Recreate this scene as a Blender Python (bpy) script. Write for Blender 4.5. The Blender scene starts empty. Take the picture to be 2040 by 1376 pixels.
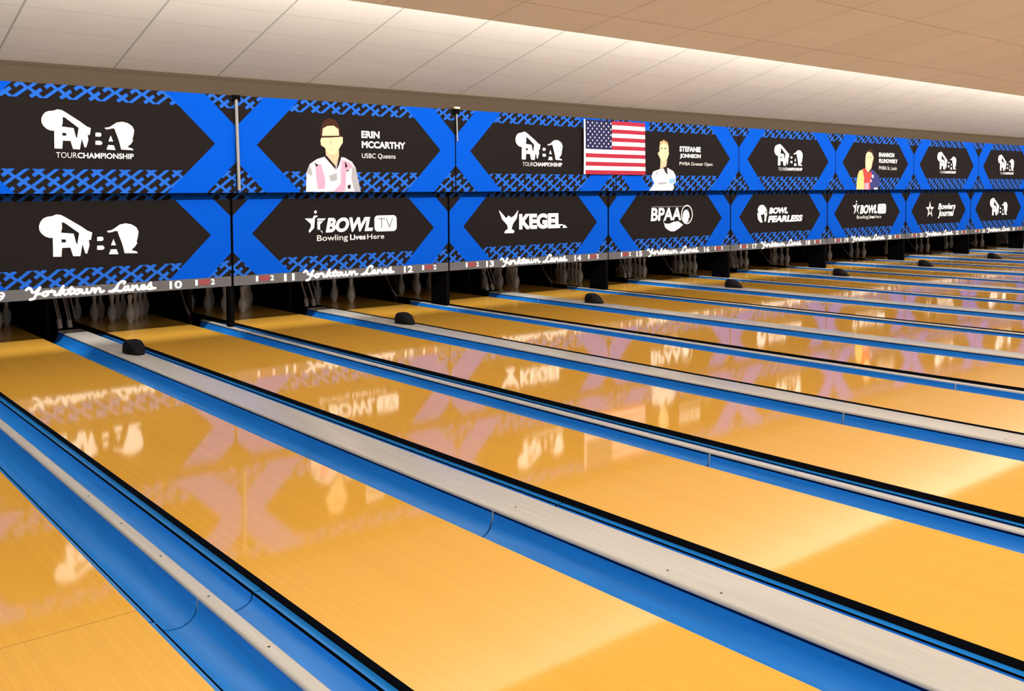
import bpy, bmesh, math, random
from mathutils import Vector, Matrix
from mathutils.geometry import tessellate_polygon
random.seed(7)
sc = bpy.context.scene
col = sc.collection

# ------------------------------------------------------------------ camera
F_PX, YAW, PITCH, ROLL, CAM_H = 1876.57, 0.687678, -0.045111, -0.006554, 1.68388
PX, PY = 1011.486, 470.06
cy_, sy_ = math.cos(YAW), math.sin(YAW)
fw = Vector((sy_*math.cos(PITCH), cy_*math.cos(PITCH), math.sin(PITCH)))
rt = Vector((cy_, -sy_, 0)); up = rt.cross(fw)
r2 = math.cos(ROLL)*rt + math.sin(ROLL)*up
u2 = -math.sin(ROLL)*rt + math.cos(ROLL)*up
cd = bpy.data.cameras.new('camera'); cam = bpy.data.objects.new('camera', cd); col.objects.link(cam)
m = Matrix((r2, u2, -fw)).transposed().to_4x4(); m.translation = Vector((0, 0, CAM_H)); cam.matrix_world = m
cd.sensor_fit = 'HORIZONTAL'; cd.sensor_width = 36.0; cd.lens = F_PX/2040*36
cd.shift_x = (1020-PX)/2040; cd.shift_y = -(688-PY)/2040
cd.clip_start = 0.05; cd.clip_end = 200
sc.camera = cam

# ------------------------------------------------------------------ world, exposure, room lamps
w = bpy.data.worlds.new('world'); sc.world = w; w.use_nodes = True
w.node_tree.nodes['Background'].inputs[0].default_value = (1.0, 0.97, 0.92, 1)
w.node_tree.nodes['Background'].inputs[1].default_value = 0.38
sc.view_settings.view_transform = 'Standard'; sc.view_settings.look = 'None'
sc.view_settings.exposure = 0.0; sc.view_settings.gamma = 1.0

def area(name, loc, direction, sx, sy, watts, colr, spread=math.pi):
    l = bpy.data.lights.new(name, 'AREA'); l.shape = 'RECTANGLE'; l.size = sx; l.size_y = sy
    l.energy = watts; l.color = colr; l.spread = spread
    o = bpy.data.objects.new(name, l); col.objects.link(o); o.location = loc
    z = -Vector(direction).normalized(); x = Vector((1, 0, 0)); y = z.cross(x).normalized(); x = y.cross(z)
    mm = Matrix((x, y, z)).transposed().to_4x4(); mm.translation = Vector(loc); o.matrix_world = mm
    return o
# fluorescent cove row lying just behind the lip of the lowered ceiling, throwing light on the sign wall
area('cove_lamp', (14.5, 7.30, 3.456), (0, 1, -0.60), 40.0, 0.006, 2000, (1.0, 0.95, 0.88))
area('cove_lamp', (14.5, 7.27, 3.470), (0, 0.45, 1), 40.0, 0.02, 850, (1.0, 0.94, 0.86))
# unseen ceiling rows for room light; last row added to brighten the far floor
for k, (yy, wt) in enumerate(((-6.0, 360), (-2.5, 440), (0.8, 420), (3.0, 440))):
    area('unseen_ceiling_lamp', (13.0, yy, 4.12 if yy < 2 else 3.98), (0, 0.12, -1), 38.0, 0.9, wt, (1.0, 0.95, 0.87))

# ------------------------------------------------------------------ measures
W = 1.0541; G1, G2 = 0.5194, 0.7282; P = 2*W+G1+G2; XB = 4.8276
YF, YM, YL, YU = -5.44, 12.36, 11.34, 11.153
Z_STRIP0, Z_STRIP1, Z_MID, Z_TOP = 0.5434, 0.6669, 1.7161, 2.9113
def xb(i): return XB+i*P
def lane_x(n):            # centre of lane n; pair i holds lanes 11+2i and 12+2i
    i = (n-11)//2
    return xb(i)+G1/2+W/2 if (n-11) % 2 == 0 else xb(i)+G1/2+W+G2+W/2
FIRST_I, LAST_I = -1, 7   # sign units (lanes 9|10 .. 25|26)

# ------------------------------------------------------------------ materials
def srgb(r, g, b):
    f = lambda c: (c/255/12.92) if c <= 10 else ((c/255+.055)/1.055)**2.4
    return (f(r), f(g), f(b), 1)
def mat(name, c, rough=.5, metal=0, ior=1.45, noise=0, nscale=(20, 20, 20), spec=.5):
    mt = bpy.data.materials.new(name); mt.use_nodes = True; nt = mt.node_tree
    b = nt.nodes['Principled BSDF']; b.inputs['Base Color'].default_value = c
    b.inputs['Roughness'].default_value = rough; b.inputs['Metallic'].default_value = metal
    b.inputs['IOR'].default_value = ior; b.inputs['Specular IOR Level'].default_value = spec
    if noise:
        tc = nt.nodes.new('ShaderNodeTexCoord'); mp = nt.nodes.new('ShaderNodeMapping'); mp.inputs['Scale'].default_value = nscale
        ns = nt.nodes.new('ShaderNodeTexNoise'); ns.inputs['Scale'].default_value = 1; ns.inputs['Detail'].default_value = 4
        rp = nt.nodes.new('ShaderNodeMapRange'); rp.inputs[1].default_value = .3; rp.inputs[2].default_value = .7
        rp.inputs[3].default_value = 1-noise; rp.inputs[4].default_value = 1+noise
        mx = nt.nodes.new('ShaderNodeMix'); mx.data_type = 'RGBA'; mx.blend_type = 'MULTIPLY'; mx.inputs[0].default_value = 1
        mx.inputs[6].default_value = c
        L = nt.links.new
        L(tc.outputs['Object'], mp.inputs[0]); L(mp.outputs[0], ns.inputs['Vector']); L(ns.outputs[0], rp.inputs[0])
        L(rp.outputs[0], mx.inputs[7]); L(mx.outputs[2], b.inputs['Base Color'])
    return mt
def wood_mat(name, c1, c2):
    mt = bpy.data.materials.new(name); mt.use_nodes = True; nt = mt.node_tree; N = nt.nodes.new; L = nt.links.new
    b = nt.nodes['Principled BSDF']; b.inputs['Roughness'].default_value = .055; b.inputs['IOR'].default_value = 1.50
    tc = N('ShaderNodeTexCoord'); sp = N('ShaderNodeSeparateXYZ'); L(tc.outputs['Object'], sp.inputs[0])
    def M(op, a, bb=None, cc=None):
        n = N('ShaderNodeMath'); n.operation = op
        for k, v in enumerate((a, bb, cc)):
            if v is None: continue
            if hasattr(v, 'is_linked'): L(v, n.inputs[k])
            else: n.inputs[k].default_value = v
        return n.outputs[0]
    bx = M('DIVIDE', sp.outputs[0], W/39); idx = M('FLOOR', bx); fr = M('FRACT', bx)
    wn = N('ShaderNodeTexWhiteNoise'); wn.noise_dimensions = '1D'; L(idx, wn.inputs['W'])
    mp = N('ShaderNodeMapping'); mp.inputs['Scale'].default_value = (90, 1.6, 1); L(tc.outputs['Object'], mp.inputs[0])
    ns = N('ShaderNodeTexNoise'); ns.inputs['Scale'].default_value = 1; ns.inputs['Detail'].default_value = 5; L(mp.outputs[0], ns.inputs['Vector'])
    v = M('ADD', M('MULTIPLY', wn.outputs[0], .38), M('MULTIPLY', ns.outputs[0], .50))
    mx = N('ShaderNodeMix'); mx.data_type = 'RGBA'; mx.inputs[6].default_value = c1; mx.inputs[7].default_value = c2; L(v, mx.inputs[0])
    seam = M('LESS_THAN', fr, .045)
    m2 = N('ShaderNodeMix'); m2.data_type = 'RGBA'; m2.blend_type = 'MULTIPLY'; L(M('MULTIPLY', seam, .28), m2.inputs[0])
    L(mx.outputs[2], m2.inputs[6]); m2.inputs[7].default_value = (.45, .3, .15, 1)
    L(m2.outputs[2], b.inputs['Base Color'])
    # faint ripple of the lacquer across the boards
    bp = N('ShaderNodeBump'); bp.inputs['Strength'].default_value = .003; bp.inputs['Distance'].default_value = .01
    L(ns.outputs[0], bp.inputs['Height']); L(bp.outputs[0], b.inputs['Normal'])
    return mt
def tile_mat(name, c, line, x0, dx, wx, y0, dy, wy, kx, ky, rough=.75):
    mt = bpy.data.materials.new(name); mt.use_nodes = True; nt = mt.node_tree; N = nt.nodes.new; L = nt.links.new
    b = nt.nodes['Principled BSDF']; b.inputs['Roughness'].default_value = rough
    tc = N('ShaderNodeTexCoord'); sp = N('ShaderNodeSeparateXYZ'); L(tc.outputs['Object'], sp.inputs[0])
    def M(op, a, bb=None):
        n = N('ShaderNodeMath'); n.operation = op
        for k, v in enumerate((a, bb)):
            if v is None: continue
            if hasattr(v, 'is_linked'): L(v, n.inputs[k])
            else: n.inputs[k].default_value = v
        return n.outputs[0]
    tx = M('DIVIDE', M('SUBTRACT', sp.outputs[0], x0-wx/2), dx); ty = M('DIVIDE', M('SUBTRACT', sp.outputs[1], y0-wy/2), dy)
    fx = M('LESS_THAN', M('FRACT', tx), wx/dx); fy = M('LESS_THAN', M('FRACT', ty), wy/dy)
    cb = N('ShaderNodeCombineXYZ'); L(M('FLOOR', tx), cb.inputs[0]); L(M('FLOOR', ty), cb.inputs[1])
    wn = N('ShaderNodeTexWhiteNoise'); wn.noise_dimensions = '2D'; L(cb.outputs[0], wn.inputs['Vector'])
    ns = N('ShaderNodeTexNoise'); ns.inputs['Scale'].default_value = 3.0; ns.inputs['Detail'].default_value = 3; L(tc.outputs['Object'], ns.inputs['Vector'])
    v = M('ADD', M('MULTIPLY', wn.outputs[0], .05), M('MULTIPLY', ns.outputs[0], .08)); v = M('ADD', v, .93)
    mx = N('ShaderNodeMix'); mx.data_type = 'RGBA'; mx.blend_type = 'MULTIPLY'; mx.inputs[0].default_value = 1; mx.inputs[6].default_value = c; L(v, mx.inputs[7])
    m2 = N('ShaderNodeMix'); m2.data_type = 'RGBA'; L(M('MAXIMUM', M('MULTIPLY', fx, kx), M('MULTIPLY', fy, ky)), m2.inputs[0])
    L(mx.outputs[2], m2.inputs[6]); m2.inputs[7].default_value = line; L(m2.outputs[2], b.inputs['Base Color'])
    return mt

M_WOOD = wood_mat('lane maple', (.87, .455, .060, 1), (.95, .522, .076, 1))
M_DECK = wood_mat('pin deck maple', (.87, .455, .070, 1), (.95, .52, .088, 1))
M_SIDE_GROOVE = mat('lane side and groove shade black', (.006, .005, .005, 1), .8, spec=.1)
M_GUT = mat('gutter blue', (.016, .255, .78, 1), .30, noise=.10, nscale=(30, 2, 30))
M_CAP = mat('capping grey', (.60, .58, .54, 1), .24, noise=.07, nscale=(45, 1.5, 20))
M_SCREW = mat('screw dark', (.05, .05, .05, 1), .4, .6)
M_BLACK = mat('black panel', (.0016, .0014, .0014, 1), .8, spec=.03)
M_HOOD = mat('hood black plastic', (.004, .004, .004, 1), .55, spec=.2)
M_KICK = mat('kickback dark brown', (.014, .006, .0045, 1), .6, spec=.12, noise=.15, nscale=(6, 6, 6))
M_PIN = mat('pin white', (.66, .65, .63, 1), .3)
M_ROD = mat('rod dull metal', (.30, .265, .245, 1), .5)
M_INK = mat('print charcoal', (.0100, .0080, .0077, 1), .8, spec=.02)
M_PBLUE = mat('print blue', (.0011, .055, .38, 1), .8, spec=.02)
M_PLINE = mat('print pattern blue', (.013, .082, .38, 1), .8, spec=.02)
M_WHITE = mat('print white', (.72, .72, .705, 1), .8, spec=.1)
M_STRIP = mat('strip grey', srgb(80, 78, 80), .6, spec=.2)
M_RED = mat('indicator red', srgb(120, 45, 52), .5)
M_LGREY = mat('print light grey', srgb(190, 189, 187), .8, spec=.1)
M_POST = mat('post silver', (.20, .19, .185, 1), .5, spec=.3)
M_CLIP = mat('clip tan', srgb(205, 180, 150), .6)
M_TRIM = mat('trim brown', (.060, .044, .030, 1), .8, spec=.02)
M_FLOOR = mat('subfloor dark', (.02, .018, .016, 1), .8)
M_APP = mat('approach wood', (.55, .33, .12, 1), .2, noise=.1, nscale=(30, 1, 1))
M_WALL = mat('side wall', (.45, .38, .30, 1), .7)
M_CURT = mat('pit curtain', (.006, .006, .006, 1), .8)
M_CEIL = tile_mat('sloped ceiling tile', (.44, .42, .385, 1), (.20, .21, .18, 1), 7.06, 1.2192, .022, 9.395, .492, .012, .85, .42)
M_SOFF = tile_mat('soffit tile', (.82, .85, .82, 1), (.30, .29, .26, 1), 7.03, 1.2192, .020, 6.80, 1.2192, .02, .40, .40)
PRINT = {k: mat('print '+k, tuple(c*.66 for c in srgb(*v)[:3])+(1,), .8, spec=.1) for k, v in dict(shirt=(226, 220, 224), skin=(244, 210, 165), skin2=(226, 184, 150), hair=(66, 38, 28), pink=(240, 160, 185),
         grey=(168, 166, 172), ink=(40, 30, 34), white=(235, 238, 240), blond=(178, 140, 96), sky=(140, 185, 235), yellow=(226, 200, 130), navy=(58, 62, 120), red=(200, 70, 66)).items()}
M_FRED = mat('flag red', srgb(140, 34, 50), .8, spec=.1); M_FWHITE = mat('flag white', srgb(212, 200, 200), .8, spec=.1); M_FBLUE = mat('flag blue', srgb(27, 29, 62), .8, spec=.1)

# ------------------------------------------------------------------ mesh helpers
class MB:
    def __init__(s): s.v = []; s.f = []; s.mi = []; s.mats = []; s.smooth = []
    def m(s, mt):
        if mt not in s.mats: s.mats.append(mt)
        return s.mats.index(mt)
    def add(s, vs, fs, mt, smooth=False):
        o = len(s.v); s.v += [tuple(v) for v in vs]; k = s.m(mt)
        for f in fs: s.f.append([i+o for i in f]); s.mi.append(k); s.smooth.append(smooth)
    def box(s, x0, x1, y0, y1, z0, z1, mt, top=None):
        vs = [(x0,y0,z0),(x1,y0,z0),(x1,y1,z0),(x0,y1,z0),(x0,y0,z1),(x1,y0,z1),(x1,y1,z1),(x0,y1,z1)]
        s.add(vs, [(0,3,2,1),(0,1,5,4),(1,2,6,5),(2,3,7,6),(3,0,4,7)], mt); s.add(vs, [(4,5,6,7)], top or mt)
    def prism_y(s, prof, y0, y1, mt, smooth=False, closed=True, caps=True):   # profile in (x, z), run along y
        n = len(prof); vs = [(x, y0, z) for x, z in prof]+[(x, y1, z) for x, z in prof]
        fs = [(i, (i+1) % n, (i+1) % n+n, i+n) for i in range(n if closed else n-1)]
        s.add(vs, fs, mt, smooth)
        if caps and closed: s.add(vs, [tuple(range(n))[::-1], tuple(range(n, 2*n))], mt)
    def prism_x(s, prof, x0, x1, mt):                                           # profile in (y, z), run along x
        n = len(prof); vs = [(x0, y, z) for y, z in prof]+[(x1, y, z) for y, z in prof]
        s.add(vs, [(i, (i+1) % n, (i+1) % n+n, i+n) for i in range(n)]+[tuple(range(n))[::-1], tuple(range(n, 2*n))], mt)
    def tube(s, a, b, r, mt, n=10):
        a, b = Vector(a), Vector(b); d = (b-a).normalized(); e = d.orthogonal().normalized(); g = d.cross(e)
        vs = [p+r*(math.cos(t)*e+math.sin(t)*g) for p in (a, b) for t in [2*math.pi*k/n for k in range(n)]]
        s.add(vs, [(i, (i+1) % n, (i+1) % n+n, i+n) for i in range(n)], mt, True)
        s.add(vs, [tuple(range(n))[::-1], tuple(range(n, 2*n))], mt)
    def flat(s, loops, y, mt):                                                   # filled outline in the (x, z) plane facing the bowlers (-y)
        vs = [Vector((a, b, 0)) for lp in loops for a, b in lp]
        tris = tessellate_polygon([[Vector((a, b, 0)) for a, b in lp] for lp in loops])
        out = []
        for t in tris:
            a, b, c = (vs[k] for k in t)
            out.append(t if (b-a).cross(c-a).z > 0 else t[::-1])
        s.add([(v.x, y, v.y) for v in vs], out, mt)
    def mesh(s, name):
        me = bpy.data.meshes.new(name); me.from_pydata(s.v, [], s.f)
        for k in s.mats: me.materials.append(k)
        me.polygons.foreach_set('material_index', s.mi); me.polygons.foreach_set('use_smooth', s.smooth)
        me.update(); return me
    def build(s, name, parent=None, loc=(0, 0, 0), recalc=False):
        me = s.mesh(name)
        if recalc:
            bm = bmesh.new(); bm.from_mesh(me); bmesh.ops.recalc_face_normals(bm, faces=bm.faces); bm.to_mesh(me); bm.free()
        return put(name, me, parent, loc)
def put(name, me, parent=None, loc=(0, 0, 0)):
    o = bpy.data.objects.new(name, me); col.objects.link(o); o.location = loc
    if parent: o.parent = parent
    return o
def tag(o, label, cat, group=None):
    o['label'] = label; o['category'] = cat
    if group: o['group'] = group
    return o
def thing(name, loc, label, cat, group=None):
    return tag(put(name, None, None, loc), label, cat, group)
def struct(o): o['kind'] = 'structure'; return o
def bevel(o, wd, seg=2):
    b = o.modifiers.new('bevel', 'BEVEL'); b.width = wd; b.segments = seg; b.limit_method = 'ANGLE'; return o

# text as flat outlines
_tc = {}
def text_geo(txt, bold=0.0, shear=0.0):
    key = (txt, bold, shear)
    if key not in _tc:
        c = bpy.data.curves.new('lettering', 'FONT'); c.body = txt; c.offset = bold; c.shear = shear; c.fill_mode = 'FRONT'; c.resolution_u = 4
        o = bpy.data.objects.new('lettering', c); col.objects.link(o)
        dg = bpy.context.evaluated_depsgraph_get(); me = bpy.data.meshes.new_from_object(o.evaluated_get(dg))
        vs = [(v.co.x, v.co.y) for v in me.vertices]; fs = [tuple(p.vertices) for p in me.polygons]
        bpy.data.objects.remove(o); bpy.data.curves.remove(c); bpy.data.meshes.remove(me)
        _tc[key] = (vs, fs)
    return _tc[key]
def add_text(mb, txt, x0, x1, z0, z1, y, mt, bold=0.0, shear=0.0):
    vs, fs = text_geo(txt, bold, shear)
    ax, bx_ = min(v[0] for v in vs), max(v[0] for v in vs); az, bz = min(v[1] for v in vs), max(v[1] for v in vs)
    P3 = [(x0+(x-ax)/(bx_-ax)*(x1-x0), y, z0+(z-az)/(bz-az)*(z1-z0)) for x, z in vs]
    out = []
    for f in fs:
        a, b, c = (Vector((P3[k][0], P3[k][2], 0)) for k in f[:3])
        out.append(f if (b-a).cross(c-a).z > 0 else f[::-1])
    mb.add(P3, out, mt)
def stroke(mb, pts, wd, y, mt):
    step = .00004
    for (ax, az), (bx_, bz) in zip(pts, pts[1:]):
        d = Vector((bx_-ax, bz-az, 0))
        if d.length < 1e-6: continue
        d.normalize(); n = Vector((-d.y, d.x, 0))*wd/2; y -= step
        mb.add([(ax-n.x, y, az-n.y), (bx_-n.x, y, bz-n.y), (bx_+n.x, y, bz+n.y), (ax+n.x, y, az+n.y)], [(0, 1, 2, 3)], mt)
    for ax, az in pts:
        y -= step
        mb.add([(ax+wd/2*math.cos(t*math.pi/4), y, az+wd/2*math.sin(t*math.pi/4)) for t in range(8)], [tuple(range(8))], mt)
def disc(x, z, rx, rz, n=28): return [(x+rx*math.cos(2*math.pi*k/n), z+rz*math.sin(2*math.pi*k/n)) for k in range(n)]
def clip(poly, x0, x1, z0, z1):
    for ax, lim, sg in ((0, x0, 1), (0, x1, -1), (1, z0, 1), (1, z1, -1)):
        out = []
        for k in range(len(poly)):
            a, b = poly[k-1], poly[k]; da, db = sg*(a[ax]-lim), sg*(b[ax]-lim)
            if (da >= 0) != (db >= 0):
                t = da/(da-db); out.append((a[0]+t*(b[0]-a[0]), a[1]+t*(b[1]-a[1])))
            if db >= 0: out.append(b)
        poly = out
        if len(poly) < 3: return []
    return poly

# ------------------------------------------------------------------ the room
X0, X1 = -7.0, 33.0
b = MB(); b.box(X0, X1, -12, 15, -.30, -.16, M_FLOOR); struct(b.build('floor'))
b = MB(); b.box(X0, X1, -12, YF-.01, -.16, 0.0, M_APP); struct(b.build('floor_approach'))
# lowered ceiling over the lanes: falls towards the signs and ends in a thin lip
b = MB(); zs = lambda y: 3.40+.15*(7.36-y)
prof = [(-12, zs(2.0)), (2.0, zs(2.0)), (7.36, 3.394), (7.36, 3.401), (6.6, zs(6.6)+.05), (2.0, zs(2.0)+.3), (-12, zs(2.0)+.3)]
b.prism_x(prof, X0, X1, M_SOFF); struct(b.build('ceiling', recalc=True))
# sloped ceiling beyond the lip, down to the brown trim over the signs
zc = lambda y: 3.754-.2684*(y-8.9)
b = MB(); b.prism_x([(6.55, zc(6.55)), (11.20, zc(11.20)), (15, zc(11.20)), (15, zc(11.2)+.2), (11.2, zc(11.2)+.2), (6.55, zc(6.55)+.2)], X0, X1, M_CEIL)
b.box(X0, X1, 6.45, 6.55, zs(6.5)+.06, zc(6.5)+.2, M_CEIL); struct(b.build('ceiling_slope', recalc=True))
b = MB(); b.prism_x([(11.205, 2.86), (11.205, 3.085), (11.19, 3.12), (11.19, 3.142), (11.26, 3.142), (11.26, 2.86)], X0, X1, M_TRIM); struct(b.build('trim_1', recalc=True))
b = MB(); b.box(X0, X1, 14.9, 15.0, -.16, 3.2, M_CURT); struct(b.build('wall_back'))
b = MB(); b.box(X1, X1+.1, -12, 15, -.16, 4.6, M_WALL); struct(b.build('wall_right'))
b = MB(); b.box(X0-.1, X0, -12, 15, -.16, 4.6, M_WALL); struct(b.build('wall_left'))

# ------------------------------------------------------------------ lanes and gutters
LANES = range(8, 27)
def lane_part(y0, y1, mt):
    q = MB(); q.box(-W/2, W/2, y0, y1, -.060, 0, M_SIDE_GROOVE, top=mt); return q
lane_meshes = [lane_part(YF, 3.8683, M_WOOD).mesh('lane_panel'), lane_part(3.8705, 12.30, M_WOOD).mesh('lane_panel'), lane_part(12.303, 13.95, M_DECK).mesh('pin_deck')]
lane_whole = lane_part(YF, 12.30, M_WOOD).mesh('lane_panel')
for n in LANES:
    where = {8: 'nearest the camera, cut by the lower left corner', 9: 'glossy wooden bowling lane in front of the number 9', 10: 'running up to the number 10'}.get(n, '')
    lab = 'glossy yellow wooden bowling lane leading to the pins under number %d' % n if n > 8 else 'glossy yellow wooden bowling lane in the lower left corner, left of lane 9'
    t = thing('bowling_lane', (lane_x(n), 0, 0), lab, 'bowling lane', 'bowling lanes')
    for me in (lane_meshes[:2] if n == 8 else [lane_whole]): put('lane_panel', me, t)
    put('pin_deck', lane_meshes[2], t)

GW = .2262
def gutter_profile(s, rim):      # s=+1: x runs from the lane edge outwards to the capping
    pts = [(.004, -.036), (.041, -.036), (.042, -.085), (.051, -.085), (.052, -.041)]
    x0, x1 = .052, GW
    for k in range(1, 15):
        a = math.pi*k/14
        pts.append((x0+(x1-x0)*(1-math.cos(a))/2, -.041-.054*math.sin(a)**.8+(rim+.030)*max(0, (k-8)/6)**1.6))
    pts.append((GW, rim))
    low = [(x, z-.008) for x, z in pts[::-1]]
    return [(s*x, z) for x, z in pts+low]
def gutter_meshes(s, rim):
    out = []
    for y0, y1 in ((YF, 3.800), (3.812, 11.085), (11.095, 12.34)):
        q = MB(); q.prism_y(gutter_profile(s, rim), y0, y1, M_GUT, smooth=False)
        me = q.mesh('gutter_section')
        bm = bmesh.new(); bm.from_mesh(me); bmesh.ops.recalc_face_normals(bm, faces=bm.faces); bm.to_mesh(me); bm.free()
        for p in me.polygons: p.use_smooth = len(p.vertices) == 4
        me.set_sharp_from_angle(angle=math.radians(38)); me.materials.append(M_SIDE_GROOVE)
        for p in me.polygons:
            if len(p.vertices) == 4 and .0405 < abs(p.center.x) < .0525 and p.center.z < -.05: p.material_index = 1  # groove faces coloured black to stand in for the shade inside it
        out.append(me)
    return out
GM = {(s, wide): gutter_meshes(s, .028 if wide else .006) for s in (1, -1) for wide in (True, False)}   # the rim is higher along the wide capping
for n in LANES:
    for s, side in ((-1, 'left'), (1, 'right')):
        lab = 'blue plastic gutter along the %s edge of %s' % (side, 'lane %d' % n if n > 8 else 'the lane in the lower left corner')
        t = thing('gutter', (lane_x(n)+s*W/2, 0, 0), lab, 'gutter', 'lane gutters')
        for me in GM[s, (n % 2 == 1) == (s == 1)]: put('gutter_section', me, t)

# ------------------------------------------------------------------ capping between the lanes
def capping(x, wd, ztop, y1, screws, label, group):
    t = thing('division_capping', (x, 0, 0), label, 'capping', group)
    q = MB(); r = .007
    r = .018 if wd > .1 else .014; arc = [(math.cos(math.pi/2*k/6), math.sin(math.pi/2*k/6)) for k in range(7)]
    q.prism_y([(-wd/2, -.15), (wd/2, -.15)]+[(wd/2-r+r*c, ztop-r*.8+r*.8*s_) for c, s_ in arc]+[(-wd/2+r-r*c, ztop-r*.8+r*.8*s_) for c, s_ in arc[::-1]], YF, y1, M_CAP, smooth=True)
    o = q.build('capping_board', t, recalc=True)
    o.data.set_sharp_from_angle(angle=math.radians(40))
    for sx, sy in screws:
        q = MB(); q.tube((sx, sy, ztop-.004), (sx, sy, ztop+.0012), .0055, M_SCREW, 10); q.build('screw', t)
narrow_sc = [(0, 4.336-.5705*k) for k in range(-2, 3)]
for i in range(-1, LAST_I+1):
    l = 8+2*i+2
    lab = 'narrow grey capping strip between %s and lane %d' % ('lane %d' % l if l > 8 else 'the corner lane', l+1)
    capping(xb(i), .065, .020, 12.34, narrow_sc if i < 3 else [], lab, 'narrow capping strips')
wide_x = lambda i: xb(i)-G1/2-W-G2/2      # wide division inside the pair left of boundary i
for i in range(0, LAST_I+2):
    l = 9+2*i
    capping(wide_x(i), .272, .045, 12.34, [(-.07, 2.671), (-.08, 2.376), (-.04, 3.735), (.09, 4.9)] if i < 2 else [],
            'wide pale grey capping between lane %d and lane %d' % (l, l+1), 'wide capping boards')
    # black camera housing sitting on the capping
    t = thing('scoring_camera', (wide_x(i)+.040, 10.03, .0455), 'black wedge-shaped camera housing on the wide capping between lanes %d and %d' % (l, l+1), 'camera', 'camera housings on the cappings')
    q = MB()
    sec = [(-.185, .026, .022), (-.13, .058, .064), (-.04, .092, .116), (.03, .098, .136), (.095, .098, .135), (.107, .090, .126)]
    ring = []
    for yy, hw, hh in sec:
        ring.append([(-hw, yy, 0), (-hw, yy, hh*.55), (-hw*.78, yy, hh*.9), (-hw*.4, yy, hh), (hw*.4, yy, hh), (hw*.78, yy, hh*.9), (hw, yy, hh*.55), (hw, yy, 0)])
    vs = [p for r_ in ring for p in r_]; k = 8
    fs = [(a*k+j, a*k+(j+1) % k, (a+1)*k+(j+1) % k, (a+1)*k+j) for a in range(len(ring)-1) for j in range(k)]
    q.add(vs, fs+[tuple(range(k)), tuple(range((len(ring)-1)*k, len(ring)*k))[::-1]], M_HOOD)
    q.build('housing', t, recalc=True)
    q = MB(); q.box(-.05, .05, .104, .1085, .04, .085, M_BLACK); q.build('lens_window', t)

# ------------------------------------------------------------------ kickbacks, guards, pins
for i in range(0, LAST_I+2):
    l = 9+2*i
    for s, side in ((-1, 'left'), (1, 'right')):
        q = MB(); q.box(-.018, .018, 12.90, 14.85, -.15, .95, M_KICK)
        o = q.build('kickback_panel', None, (wide_x(i)+.006+s*.125, 0, 0))
        tag(o, 'dark brown %s kickback panel behind the wide capping between lanes %d and %d' % (side, l, l+1), 'kickback', 'kickback panels')
    t = thing('ball_lift_guard', (wide_x(i)+.006, 12.40, 0), 'leaning metal rods at the far end of the capping between lanes %d and %d' % (l, l+1), 'guard', 'ball lift guards')
    for xa, ya in ((-.118, .02), (-.080, .08), (-.005, .03), (.035, .09), (.085, .06)):
        q = MB(); q.tube((xa-.030, ya+.20, .60), (xa+.012, ya+.01, .15), .0085, M_ROD); q.build('rod', t)
    q = MB(); q.box(-.135, .135, .0, .25, -.16, .055, M_BLACK); bevel(q.build('base', t), .006)
    for xa, hh in ((-.085, .17), (.03, .15)):
        q = MB(); q.tube((xa, .06, .055), (xa-.008, .075, hh), .030, M_ROD, 16); q.build('roller', t)
for i in range(-1, LAST_I+1):
    l = 10+2*i
    q = MB(); q.box(-.028, .028, 12.80, 14.85, -.15, .95, M_KICK)
    t = thing('kickback_panel', (xb(i), 0, 0), 'dark brown kickback panel behind the narrow strip between lane %d and lane %d' % (l, l+1), 'kickback', 'kickback panels')
    q.build('board', t)
    if i >= 0:
        q = MB(); q.tube((-.040, 13.25, .62), (-.040, 12.84, .14), .010, M_ROD); q.tube((-.040, 12.84, .14), (-.038, 12.74, .06), .016, M_ROD); q.build('lever', t)

prof = [(.0258, 0), (.0295, .004), (.0359, .019), (.0498, .057), (.0572, .0857), (.0605, .1143), (.0580, .149), (.0471, .184), (.0314, .219), (.0249, .238), (.0228, .254), (.0238, .276), (.0266, .298), (.0300, .321), (.0323, .343), (.030, .360), (.022, .374), (.010, .380)]
q = MB(); n = 20
vs = [(r*math.cos(2*math.pi*k/n), r*math.sin(2*math.pi*k/n), z) for r, z in prof for k in range(n)]
fs = [(a*n+k, a*n+(k+1) % n, (a+1)*n+(k+1) % n, (a+1)*n+k) for a in range(len(prof)-1) for k in range(n)]
q.add(vs, fs, M_PIN, True); q.add(vs, [tuple(range(n))[::-1], tuple(range((len(prof)-1)*n, len(prof)*n))], M_PIN)
PINMESH = q.mesh('bowling_pin')
SPOTS = [(0, 0, 'head pin at the front'), (-.1524, .264, 'left pin of the second row'), (.1524, .264, 'right pin of the second row'),
         (-.3048, .528, 'left pin of the third row'), (0, .528, 'middle pin of the third row'), (.3048, .528, 'right pin of the third row'),
         (-.4572, .792, 'far left pin of the back row'), (-.1524, .792, 'inner left pin of the back row'), (.1524, .792, 'inner right pin of the back row'), (.4572, .792, 'far right pin of the back row')]
for ln in range(9, 26):
    for k, (dx, dy, nm) in enumerate(SPOTS):
        if ln == 9 and k not in (5, 9): continue
        o = put('bowling_pin', PINMESH, None, (lane_x(ln)+dx, 12.86+dy, 0))
        tag(o, 'white bowling pin on lane %d, %s' % (ln, nm), 'bowling pin', 'bowling pins')

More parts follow.
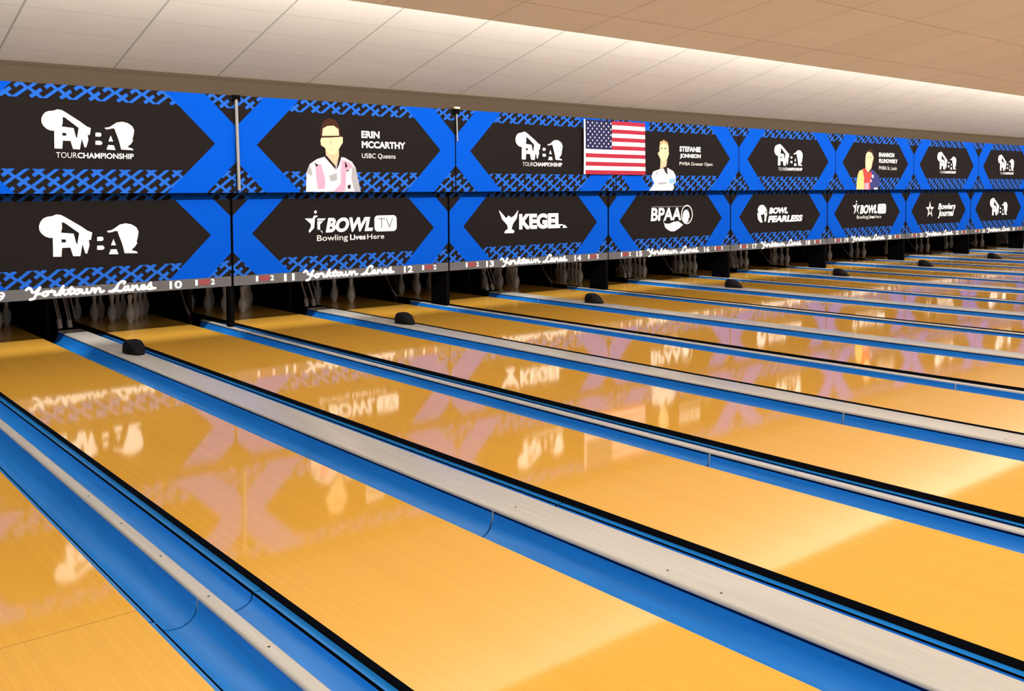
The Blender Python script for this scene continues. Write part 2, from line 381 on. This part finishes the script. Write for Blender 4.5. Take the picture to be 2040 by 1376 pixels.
# ------------------------------------------------------------------ sign wall: print shared by all boards
def pattern(mb, z0, z1, phase, zrow, y):
    p, h = .3025, .107; wd = .033
    lay = {(-.23, .18): 0, (-.165, -.13): 1}
    for r in range(-3, 4):
        for c in range(-4, 14):
            cx = phase+c*p+(p/2 if r % 2 else 0); cz = zrow-r*h
            for a, bb in (((-.23, .18), (.21, -.18)), ((-.165, -.13), (.165, .13)), ((.21, -.18), (-.23, -.53)), ((.21, -.18), (.30, -.18))):
                A = Vector((cx+a[0]*p, cz+a[1]*p, 0)); B = Vector((cx+bb[0]*p, cz+bb[1]*p, 0)); d = (B-A).normalized()
                ww = wd*(1.25 if a == (-.165, -.13) else .45 if bb[0] == .30 else 1); A -= d*.008; B += d*.008; nn = Vector((-d.y, d.x, 0))*ww/2
                pl = clip([((A-nn).x, (A-nn).y), ((B-nn).x, (B-nn).y), ((B+nn).x, (B+nn).y), ((A+nn).x, (A+nn).y)], .012, P-.012, z0, z1)
                if pl: mb.add([(a_, y-(lay.get(a, 2 if bb[0] < .3 else 3))*.00012, b_) for a_, b_ in pl], [tuple(range(len(pl)))], M_PLINE)
def chevrons(mb, zc_, z0, z1, x_in, y):
    C = P/2
    for s in (-1, 1):
        tip, tipo = .268, -.215
        pts = [(tip+(z1-zc_), z1), (tip, zc_), (tip+(zc_-z0), z0), (tipo+(zc_-z0), z0), (x_in, zc_-(x_in-tipo)), (x_in, zc_+(x_in-tipo)), (tipo+(z1-zc_), z1)]
        if s > 0: pts = [(P-x, z) for x, z in pts]
        mb.flat([pts], y, M_PBLUE)
def board(zb, zt, gap, plates, zc_):
    mb = MB(); mb.box(gap, P-gap, 0, .022, zb, zt, M_INK)
    for z0, z1, ph, zr in plates: pattern(mb, z0, z1, ph, zr, -.0006)
    chevrons(mb, zc_, zb, zt, gap, -.0012)
    return mb.mesh('printed_board')
UPPER = board(Z_MID, Z_TOP, .010, [(2.752, Z_TOP, .795, 2.803), (Z_MID, 1.985, .80, 1.953)], 2.314)
LOWER = board(Z_STRIP1, 1.80, .017, [(1.632, 1.80, .83, 1.662), (Z_STRIP1, .868, .83, .826)], 1.195)
YD = -.002   # print layer of logos, in front of the chevrons

PWBA = [[(1.313,1.483),(1.362,1.476),(1.411,1.448),(1.484,1.400),(1.565,1.348),(1.639,1.292),(1.690,1.270),(1.675,1.186),(1.650,1.187),(1.658,1.126),(1.630,1.032),(1.611,1.033),(1.582,1.142),(1.556,1.005),(1.480,1.009),(1.452,1.107),(1.365,1.107),(1.356,1.008),(1.270,1.012),(1.272,1.224),(1.233,1.225),(1.191,1.243),(1.155,1.277),(1.135,1.317),(1.134,1.362),(1.150,1.405),(1.178,1.440),(1.221,1.459),(1.270,1.464)],
[(1.369,1.396),(1.397,1.389),(1.550,1.268),(1.528,1.144),(1.518,1.145),(1.490,1.263),(1.357,1.277),(1.370,1.330)],
[(1.361,1.204),(1.404,1.202),(1.410,1.182),(1.403,1.166),(1.360,1.167)]]
PWBA2 = [[(1.744,1.217),(1.795,1.219),(1.811,1.205),(1.811,1.181),(1.794,1.169),(1.742,1.171)],
[(1.741,1.116),(1.799,1.117),(1.819,1.099),(1.818,1.078),(1.798,1.067),(1.740,1.069)],
[(1.922,1.187),(1.950,1.113),(1.894,1.115)], [(1.890,1.068),(1.956,1.066),(1.974,1.008),(1.869,1.013)],
[(1.852,1.282),(1.905,1.290),(1.952,1.320),(1.999,1.353),(2.066,1.365),(2.133,1.350),(2.187,1.313),(2.209,1.264),(2.198,1.195),(2.183,1.147),(2.193,1.132),(2.161,1.085),(2.123,1.055),(2.140,1.044),(2.187,1.028),(2.193,1.010),(2.045,1.017),(2.021,1.125),(1.983,1.237),(1.971,1.278),(1.938,1.279),(1.905,1.267),(1.865,1.264)]]
def pwba(mb, up_):
    f = (lambda p: (1.145+(p[0]-1.134)*.9135, 2.208+(p[1]-1.008)*.905)) if up_ else (lambda p: p)
    mb.flat([[f(p) for p in lp] for lp in PWBA], YD, M_WHITE)
    for lp in PWBA2: mb.flat([[f(p) for p in lp]], YD, M_WHITE)
def L_pwba():
    mb = MB(); pwba(mb, False); return mb.mesh('logo'), []
def L_tour():
    mb = MB(); pwba(mb, True)
    t = MB(); add_text(t, 'TOUR', 1.283, 1.500, 2.108, 2.170, YD, M_LGREY, -.006); add_text(t, 'CHAMPIONSHIP', 1.505, 2.115, 2.108, 2.170, YD, M_WHITE, .018)
    return mb.mesh('logo'), [t.mesh('lettering')]
def rrect(x0, x1, z0, z1, r):
    out = []
    for cx, cz, a0 in ((x1-r, z1-r, 0), (x0+r, z1-r, 90), (x0+r, z0+r, 180), (x1-r, z0+r, 270)):
        out += [(cx+r*math.cos(math.radians(a0+k*15)), cz+r*math.sin(math.radians(a0+k*15))) for k in range(7)]
    return out
STAR = [[(1.013,1.371),(1.124,1.369),(1.149,1.408),(1.209,1.403),(1.160,1.372),(1.146,1.242),(1.077,1.179),(1.065,1.201),(1.102,1.265),(1.095,1.301)],
[(1.170,1.480),(1.193,1.454),(1.169,1.429),(1.145,1.455)], [(1.196,1.367),(1.321,1.365),(1.296,1.340),(1.196,1.342)],
[(1.195,1.331),(1.284,1.329),(1.235,1.290),(1.234,1.218),(1.197,1.219)], [(1.234,1.211),(1.266,1.195),(1.273,1.166)]]
def L_bowltv():
    mb = MB()
    for lp in STAR: mb.flat([lp], YD, M_WHITE)
    bg = MB(); bg.flat([rrect(2.08, 2.445, 1.165, 1.388, .055)], YD, M_WHITE)
    t = MB(); add_text(t, 'BOWL', 1.318, 2.055, 1.174, 1.373, YD, M_WHITE, .045, .22)
    add_text(bg, 'TV', 2.14, 2.385, 1.205, 1.350, YD-.0008, M_STRIP, -.012)
    t2 = MB(); add_text(t2, 'Bowling', 1.187, 1.655, 1.040, 1.143, YD, M_LGREY, .006); add_text(t2, 'Lives', 1.690, 1.935, 1.062, 1.138, YD, M_WHITE, .020); add_text(t2, 'Here', 1.960, 2.237, 1.062, 1.132, YD, M_LGREY, .006)
    return mb.mesh('logo'), [t.mesh('lettering'), bg.mesh('lettering'), t2.mesh('lettering')]
def L_kegel():
    mb = MB(); mb.flat([[(.955,1.430),(1.045,1.352),(1.100,1.300),(1.125,1.318),(1.143,1.345),(1.160,1.318),(1.178,1.335),(1.195,1.305),(1.260,1.335),(1.350,1.425),(1.316,1.293),(1.238,1.206),(1.208,1.132),(1.268,1.098),(1.250,1.064),(1.062,1.068),(1.074,1.099),(1.134,1.135),(1.123,1.194),(1.019,1.285)]], YD, M_WHITE)
    t = MB(); t.flat([[(2.25, 1.155), (2.345, 1.165), (2.40, 1.116), (2.23, 1.116)]], YD, M_WHITE); add_text(t, 'KEGEL', 1.365, 2.30, 1.114, 1.362, YD, M_WHITE, .055); return mb.mesh('logo'), [t.mesh('lettering')]
def L_bpaa():
    mb = MB(); mb.flat([[(1.403,1.184),(1.440,1.125),(1.558,1.115),(1.700,1.150),(1.819,1.157),(1.95,1.090),(1.85,1.03),(1.714,.978),(1.61,.980),(1.532,1.009),(1.46,1.05)]], YD, M_WHITE)
    mb.flat([disc(2.06, 1.275, .165, .178), disc(2.06, 1.275, .142, .155)], YD, M_LGREY); mb.flat([disc(2.035, 1.245, .095, .118)], YD-.0006, M_WHITE)
    mb.flat([disc(2.11, 1.19, .022, .022)], YD-.001, M_STRIP); mb.flat([disc(2.08, 1.36, .02, .02)], YD-.001, M_STRIP)
    mb.flat([[(1.10, 1.437), (1.95, 1.437), (1.94, 1.418), (1.09, 1.418)]], YD, M_STRIP)
    t = MB(); add_text(t, 'BPAA', 1.074, 1.895, 1.176, 1.410, YD-.0003, M_WHITE, .03, .08); return mb.mesh('logo'), [t.mesh('lettering')]
def L_fearless():
    mb = MB(); mb.flat([disc(1.005, 1.325, .135, .098)], YD, M_WHITE)
    mb.flat([[(.85, 1.262), (.96, 1.245), (1.03, 1.07), (.95, 1.075), (.88, 1.14)]], YD, M_WHITE); mb.flat([[(1.09, 1.255), (1.165, 1.27), (1.15, 1.10), (1.095, 1.075)]], YD, M_LGREY)
    stroke(mb, [(1.13, 1.36), (1.168, 1.30), (1.168, 1.2)], .022, YD, M_LGREY)
    t = MB(); add_text(t, 'BOWL', 1.245, 1.90, 1.238, 1.366, YD, M_WHITE, .055, .2); add_text(t, 'FEARLESS', 1.205, 2.43, 1.064, 1.200, YD, M_WHITE, .055, .2)
    return mb.mesh('logo'), [t.mesh('lettering')]
def star5(x, z, r, ri=.40, a0=90): return [(x+(r if k % 2 == 0 else r*ri)*math.cos(math.radians(a0+36*k)), z+(r if k % 2 == 0 else r*ri)*math.sin(math.radians(a0+36*k))) for k in range(10)]
def L_starscript():
    mb = MB(); s5 = star5(1.185, 1.215, .215); mb.flat([s5, star5(1.20, 1.20, .10)], YD, M_LGREY)
    t = MB(); add_text(t, 'Bowlers', 1.60, 2.52, 1.215, 1.365, YD, M_WHITE, .03, .25); add_text(t, 'Journal', 1.60, 2.44, .995, 1.205, YD, M_WHITE, .03, .25)
    return mb.mesh('logo'), [t.mesh('lettering')]
ERIN = [('shirt',[(1.110,2.154),(1.238,2.189),(1.373,2.035),(1.441,2.185),(1.516,2.178),(1.628,2.122),(1.684,2.039),(1.756,1.721),(0.941,1.724),(0.950,1.974),(1.001,2.087)]),
('skin2',[(1.230,2.295),(1.433,2.275),(1.431,2.193),(1.383,2.060),(1.238,2.197)]),
('skin',[(1.183,2.448),(1.198,2.554),(1.263,2.589),(1.355,2.597),(1.428,2.555),(1.450,2.457),(1.492,2.450),(1.491,2.376),(1.448,2.317),(1.424,2.275),(1.386,2.225),(1.330,2.214),(1.275,2.231),(1.221,2.303),(1.167,2.334),(1.159,2.399)]),
('hair',[(1.169,2.431),(1.157,2.520),(1.200,2.644),(1.292,2.696),(1.393,2.668),(1.456,2.556),(1.459,2.441),(1.436,2.473),(1.428,2.555),(1.355,2.597),(1.263,2.589),(1.198,2.554),(1.183,2.448)]),
('hair',[(1.178,2.456),(1.445,2.469),(1.445,2.450),(1.315,2.439),(1.178,2.432)]),('skin2',[(1.308,2.435),(1.322,2.435),(1.330,2.345),(1.296,2.345)]),
('skin2',[(1.257,2.295),(1.359,2.297),(1.331,2.280),(1.285,2.279)]),
('pink',[(1.081,2.072),(1.163,2.090),(1.197,1.976),(1.223,1.878),(1.212,1.764),(1.112,1.756),(1.088,1.935)]),
('pink',[(1.468,2.144),(1.581,2.121),(1.646,2.064),(1.531,1.979),(1.529,1.830),(1.518,1.730),(1.340,1.723),(1.454,1.830),(1.457,2.020)]),
('grey',[(1.627,2.063),(1.684,2.039),(1.756,1.721),(1.660,1.721),(1.615,1.897)]),('grey',[(1.279,1.936),(1.391,1.970),(1.398,1.879),(1.305,1.854)]),('grey',[(0.954,1.974),(1.001,2.071),(1.035,1.975),(1.016,1.926)]),
('ink',[(1.210,2.188),(1.247,2.197),(1.364,2.076),(1.382,2.011),(1.346,2.052)]),('ink',[(1.441,2.201),(1.464,2.177),(1.430,2.077),(1.382,2.011),(1.397,2.069)]),
('ink',[(1.515,2.137),(1.561,2.063),(1.523,2.037)]),('ink',[(1.064,2.105),(1.126,2.073),(1.090,2.048)]),('ink',[(1.557,1.813),(1.604,1.813),(1.594,1.763),(1.556,1.763)]),('ink',[(1.532,2.012),(1.588,2.009),(1.550,1.992)])]
STEF = [('white',[(1.108,2.098),(1.293,2.124),(1.458,2.063),(1.517,1.993),(1.530,1.860),(1.458,1.829),(1.482,1.766),(1.435,1.718),(1.201,1.718),(0.823,1.718),(0.959,1.844),(0.879,1.958),(0.925,2.050)]),
('skin2',[(1.119,2.268),(1.293,2.248),(1.270,2.146),(1.108,2.098)]),
('skin',[(1.107,2.575),(1.199,2.609),(1.292,2.581),(1.328,2.489),(1.340,2.365),(1.293,2.271),(1.200,2.223),(1.119,2.268),(1.044,2.374),(1.090,2.406),(1.090,2.498)]),
('blond',[(1.096,2.544),(1.199,2.616),(1.310,2.573),(1.339,2.473),(1.304,2.527),(1.199,2.574),(1.119,2.529),(1.090,2.467)]),
('hair',[(1.119,2.468),(1.165,2.473),(1.165,2.450),(1.124,2.449)]),('hair',[(1.223,2.470),(1.269,2.475),(1.269,2.452),(1.229,2.451)]),('skin2',[(1.150,2.320),(1.250,2.320),(1.225,2.305),(1.175,2.305)]),
('sky',[(1.364,1.930),(1.518,1.931),(1.518,1.852),(1.341,1.844)]),('grey',[(0.993,2.051),(1.039,2.051),(1.039,1.990),(1.004,1.990)]),('grey',[(1.027,1.859),(1.294,1.867),(1.270,1.836),(1.085,1.821)]),
('ink',[(1.188,2.122),(1.293,2.131),(1.305,1.992),(1.247,2.038)])]
REDJ = [('yellow',[(0.952,2.132),(1.087,2.165),(1.151,1.980),(1.171,1.722),(0.840,1.722),(0.851,1.899),(0.893,2.059)]),
('navy',[(1.438,2.169),(1.532,2.154),(1.785,2.025),(1.819,1.902),(1.760,1.720),(1.416,1.721),(1.397,1.900)]),
('red',[(1.086,2.181),(1.207,2.191),(1.317,2.079),(1.439,2.137),(1.471,2.055),(1.398,1.860),(1.416,1.721),(1.156,1.722),(1.150,2.021)]),
('skin',[(1.203,2.425),(1.231,2.539),(1.307,2.565),(1.462,2.536),(1.541,2.432),(1.482,2.300),(1.453,2.202),(1.316,2.095),(1.207,2.191),(1.197,2.328)]),
('hair',[(1.202,2.490),(1.246,2.572),(1.398,2.632),(1.523,2.570),(1.573,2.416),(1.530,2.236),(1.483,2.251),(1.541,2.432),(1.462,2.536),(1.307,2.565)]),
('hair',[(1.26,2.445),(1.31,2.448),(1.31,2.432),(1.26,2.430)]),('hair',[(1.40,2.445),(1.45,2.445),(1.45,2.430),(1.40,2.430)]),
('white',[(1.472,2.047),(1.549,2.048),(1.551,1.982),(1.473,1.982)]),('pink',[(1.397,1.941),(1.474,1.941),(1.475,1.884),(1.398,1.884)]),('white',[(1.571,1.762),(1.727,1.765),(1.713,1.720),(1.572,1.721)]),('pink',[(1.168,1.859),(1.352,1.876),(1.355,1.722),(1.171,1.722)])]
def portrait(polys):
    mb = MB()
    for k, (c, pl) in enumerate(polys): mb.flat([pl], YD-.0002*k, PRINT[c])
    return mb.mesh('portrait_print')
def names(l1, l2, l3, boxes):
    out = []
    for tx, bx_, mt, bo in ((l1, boxes[0], M_WHITE, .035), (l2, boxes[1], M_WHITE, .035), (l3, boxes[2], M_LGREY, .004)):
        t = MB(); add_text(t, tx, *bx_, YD, mt, bo); out.append(t.mesh('lettering'))
    return out
def L_erin(): return portrait(ERIN), names('ERIN', 'MCCARTHY', 'USBC Queens', [(1.78, 2.065, 2.450, 2.545), (1.783, 2.485, 2.314, 2.408), (1.783, 2.32, 2.165, 2.242)])
def L_stef(): return portrait(STEF), names('STEFANIE', 'JOHNSON', 'PWBA Greater Open', [(1.63, 2.221, 2.416, 2.512), (1.64, 2.221, 2.287, 2.380), (1.628, 2.565, 2.152, 2.232)])
def L_redj(): return portrait(REDJ), names('SHANNON', "PLUHOWSKY", 'PWBA St. Louis', [(1.765, 2.443, 2.454, 2.554), (1.775, 2.600, 2.320, 2.412), (1.777, 2.563, 2.165, 2.250)])

SCRIPT = [[(0,1.6),(.3,1.95),(.6,1.75),(.75,1.0),(1.15,.9),(1.75,1.95)],[(1.75,1.95),(1.3,.6),(.95,-.4),(.45,-.55)],[(1.3,.55),(1.95,.55)],
[(2.6,.95),(2.15,.8),(2.0,.35),(2.3,0),(2.7,.25),(2.75,.7),(2.5,1.0),(3.1,.85)],[(3.1,.85),(3.25,1.15),(3.35,.85),(3.65,.85),(3.55,.2),(3.8,0),(4.1,.3)],
[(4.1,.3),(4.75,1.95),(4.3,0)],[(4.35,.4),(4.95,1.05),(4.6,.5),(5.0,0),(5.3,.3)],[(5.3,.3),(5.85,1.6),(5.5,.3),(5.7,0),(6.15,.4)],[(5.35,1.05),(6.2,1.1)],
[(6.7,.95),(6.25,.7),(6.2,.2),(6.5,0),(6.9,.3),(6.85,.8),(6.6,1.0),(7.2,.85)],[(7.2,.85),(7.2,.2),(7.45,0),(7.8,.3),(7.85,.95),(7.85,.2),(8.1,0),(8.5,.4),(8.55,1.0),(8.9,.85)],
[(8.9,.95),(8.95,0),(9.1,.6),(9.4,1.0),(9.65,.8),(9.65,.15),(9.8,0),(10.15,.25)],
[(10.9,.05),(11.3,.1),(11.8,.6),(12.3,1.8),(12.75,2.2),(13.15,2.0),(13.0,1.6)],[(12.15,1.4),(11.9,.3),(11.5,0),(11.1,.0)],[(11.9,.15),(12.5,-.05),(12.9,.2)],
[(13.5,.95),(13.1,.85),(12.95,.3),(13.2,0),(13.5,.3),(13.6,.95),(13.6,.2),(13.8,0),(14.1,.3)],[(14.1,.3),(14.2,1.0),(14.2,0),(14.5,.8),(14.8,1.0),(14.9,.2),(15.1,0),(15.4,.3)],
[(15.4,.3),(15.95,.6),(15.9,.95),(15.6,.95),(15.4,.5),(15.6,.05),(16.0,.1),(16.3,.4)],[(16.3,.4),(16.85,1.45),(16.85,.7),(17.05,.3),(16.8,0),(16.35,.1)],[(16.9,.05),(17.5,.12)]]
def script_mesh(part):
    mb = MB(); sx = (2.39-.985)/17.5; sz = .051
    for k_, s in enumerate(part): stroke(mb, [(.985+x*sx, .578+z*sz) for x, z in s], .029, YD-.0006*(k_ % 2), M_WHITE)
    return mb.mesh('script_lettering')
SCRIPTM = [script_mesh([s for s in SCRIPT if (s[0][0] < 10.5) == k]) for k in (True, False)]
q = MB(); q.box(.017, P-.017, -.001, .022, Z_STRIP0, Z_STRIP1, M_STRIP); STRIPM = q.mesh('number_strip')
def indicator_meshes():
    out = []
    for x0 in (.300, 2.865):
        r = MB(); r.box(x0+.058, x0+.195, -.004, 0, .583, .648, M_RED)
        for k in range(2): r.box(x0+.085+k*.055, x0+.098+k*.055, -.0046, -.004, .61, .62, M_RED)
        t1 = MB(); add_text(t1, '1', x0+.010, x0+.042, .580, .650, YD, M_WHITE, .03); t = MB(); add_text(t, '2', x0+.208, x0+.258, .580, .650, YD, M_WHITE, .03)
        out.append((r.mesh('ball_indicator'), t1.mesh('lettering'), t.mesh('lettering')))
    return out
IND = indicator_meshes()

UP_SIGN = {-1: (L_tour, 'tour championship logo above lanes 9 and 10'), 0: (L_erin, 'portrait of a person in pink and white'), 1: (L_tour, 'tour championship logo, left of the flag'),
           2: (L_stef, 'portrait of a person in white, right of the flag'), 3: (L_tour, 'tour championship logo above lanes 17 and 18'), 4: (L_redj, 'portrait of a person in red and yellow'),
           5: (L_tour, 'small tour championship logo above lanes 21 and 22'), 6: (L_tour, 'small tour championship logo above lanes 23 and 24')}
LO_SIGN = {-1: (L_pwba, 'bowlers association logo above lanes 9 and 10'), 0: (L_bowltv, 'star and television logo above lanes 11 and 12'), 1: (L_kegel, 'winged emblem above lanes 13 and 14'),
           2: (L_bpaa, 'ball and pin emblem above lanes 15 and 16'), 3: (L_fearless, 'ball and two-line slogan above lanes 17 and 18'), 4: (L_bowltv, 'star and television logo above lanes 19 and 20'),
           5: (L_starscript, 'star and slanted wording above lanes 21 and 22'), 6: (L_pwba, 'bowlers association logo above lanes 23 and 24')}
cache = {}
for i in range(FIRST_I, LAST_I+1):
    a, b2 = 11+2*i, 12+2*i
    t = thing('upper_sign', (xb(i), YU, 0), 'upper blue and black sign with '+UP_SIGN[i][1] if i in UP_SIGN else 'blue and black upper sign board above lanes %d and %d' % (a, b2), 'sign', 'upper sign boards')
    put('printed_board', UPPER, t)
    if i in UP_SIGN:
        f = UP_SIGN[i][0]
        if f not in cache: cache[f] = f()
        lg, txt = cache[f]; put(lg.name.split('.')[0], lg, t)
        for me in txt: put('lettering', me, t)
    t = thing('masking_unit', (xb(i), YL, 0), 'lower blue and black board with '+LO_SIGN[i][1] if i in LO_SIGN else 'blue and black masking board above lanes %d and %d' % (a, b2), 'masking board', 'lower masking boards')
    put('printed_board', LOWER, t)
    if i in LO_SIGN:
        f = LO_SIGN[i][0]
        if f not in cache: cache[f] = f()
        lg, txt = cache[f]; put('logo', lg, t)
        for me in txt: put('lettering', me, t)
    st = put('number_strip', STRIPM, t); [put('script_lettering', me, st) for me in SCRIPTM]
    for nn, x0, x1 in ((a, .700, .850 if a > 9 else .775), (b2, 2.560, 2.712)):
        q = MB(); add_text(q, str(nn), x0, x1, .560, .655, YD, M_WHITE, .03); q.build('lane_number', st)
    for k, (r_, t1, tx) in enumerate(IND):
        if i == -1 and k == 0: continue
        put('ball_indicator', r_, st); put('lettering', t1, st); put('lettering', tx, st)

# dark boarding that carries the sign wall on past the last boards on either side
b = MB(); b.box(X0, xb(-2)+P-.02, YL, YL+.05, Z_STRIP0, Z_TOP, M_INK); b.box(xb(LAST_I+1)+.02, X1, YL, YL+.05, Z_STRIP0, Z_TOP, M_INK); struct(b.build('wall_front'))

# posts at the joints between the boards
for i in range(0, LAST_I+1):
    a, b2 = 10+2*i, 11+2*i
    q = MB(); dp = .12 if i == 0 else .40; q.box(-.030, .030, 0, dp, .022, 1.80, M_BLACK)
    tag(bevel(q.build('masking_post', None, (xb(i), YL+.030, 0)), .004), 'black upright post under the sign joint between lanes %d and %d' % (a, b2), 'post', 'black masking posts')
    if i < 2:
        t = thing('divider_post', (xb(i), YU-.032, 0), ('silver upright rod on the joint above lanes 10 and 11' if i == 0 else 'short slim silver rod on the joint above lanes 12 and 13, tan clip on top'), 'rod', 'silver divider rods')
        r_ = .020 if i == 0 else .012
        q = MB(); q.tube((.014, 0, 1.745 if i == 0 else 2.45), (.002 if i else -.004, 0, 2.86), r_, M_POST, 12); q.build('rod', t)
        q = MB(); q.box(-.05, .05, -.014, .030, 2.845, 2.915, M_BLACK); bevel(q.build('top_bracket', t), .004)
        if i == 1:
            q = MB(); q.box(-.045, .045, -.03, .015, 2.918, 2.948, M_CLIP); bevel(q.build('clip', t), .004)

# ------------------------------------------------------------------ flag
FX0, FX1, FZ0, FZ1 = xb(1)+2.555, xb(1)+4.042, 1.992, 2.885
NX, NR = 40, 13
q = MB(); wv = lambda u, v: -.010*math.sin(u*9+v*2.2)-.006*math.sin(u*17+1.3)*(1-v)
fw_, fh_ = FX1-FX0, FZ1-FZ0
for r in range(NR):
    for c in range(NX):
        u0, u1 = c/NX, (c+1)/NX; v0, v1 = 1-r/NR, 1-(r+1)/NR
        hoist = c < 1
        inq = (u0 < .445) and r < 7
        mt = M_FWHITE if hoist else M_FBLUE if inq else (M_FRED if r % 2 == 0 else M_FWHITE)
        q.add([(u0*fw_, wv(u0, v1), FZ0+v1*fh_-.004*u0), (u1*fw_, wv(u1, v1), FZ0+v1*fh_-.004*u1), (u1*fw_, wv(u1, v0), FZ0+v0*fh_-.004*u1), (u0*fw_, wv(u0, v0), FZ0+v0*fh_-.004*u0)], [(0, 1, 2, 3)], mt, True)
for r in range(9):
    for c in range(11):
        if (r+c) % 2: continue
        u = .028+.035+.380*(c/10)*.965; v = 1-(7/13)*((r+1)/10)
        pts = star5(u*fw_, FZ0+v*fh_, .0215)
        q.add([(x, wv(x/fw_, v)-.003, z) for x, z in pts]+[(u*fw_, wv(u, v)-.003, FZ0+v*fh_)], [(k, (k+1) % 10, 10) for k in range(10)], M_FWHITE)
flag = q.build('american_flag', None, (FX0, YU-.040, 0))
tag(flag, 'red, white and blue stars and stripes flag hung on the upper sign wall', 'flag')
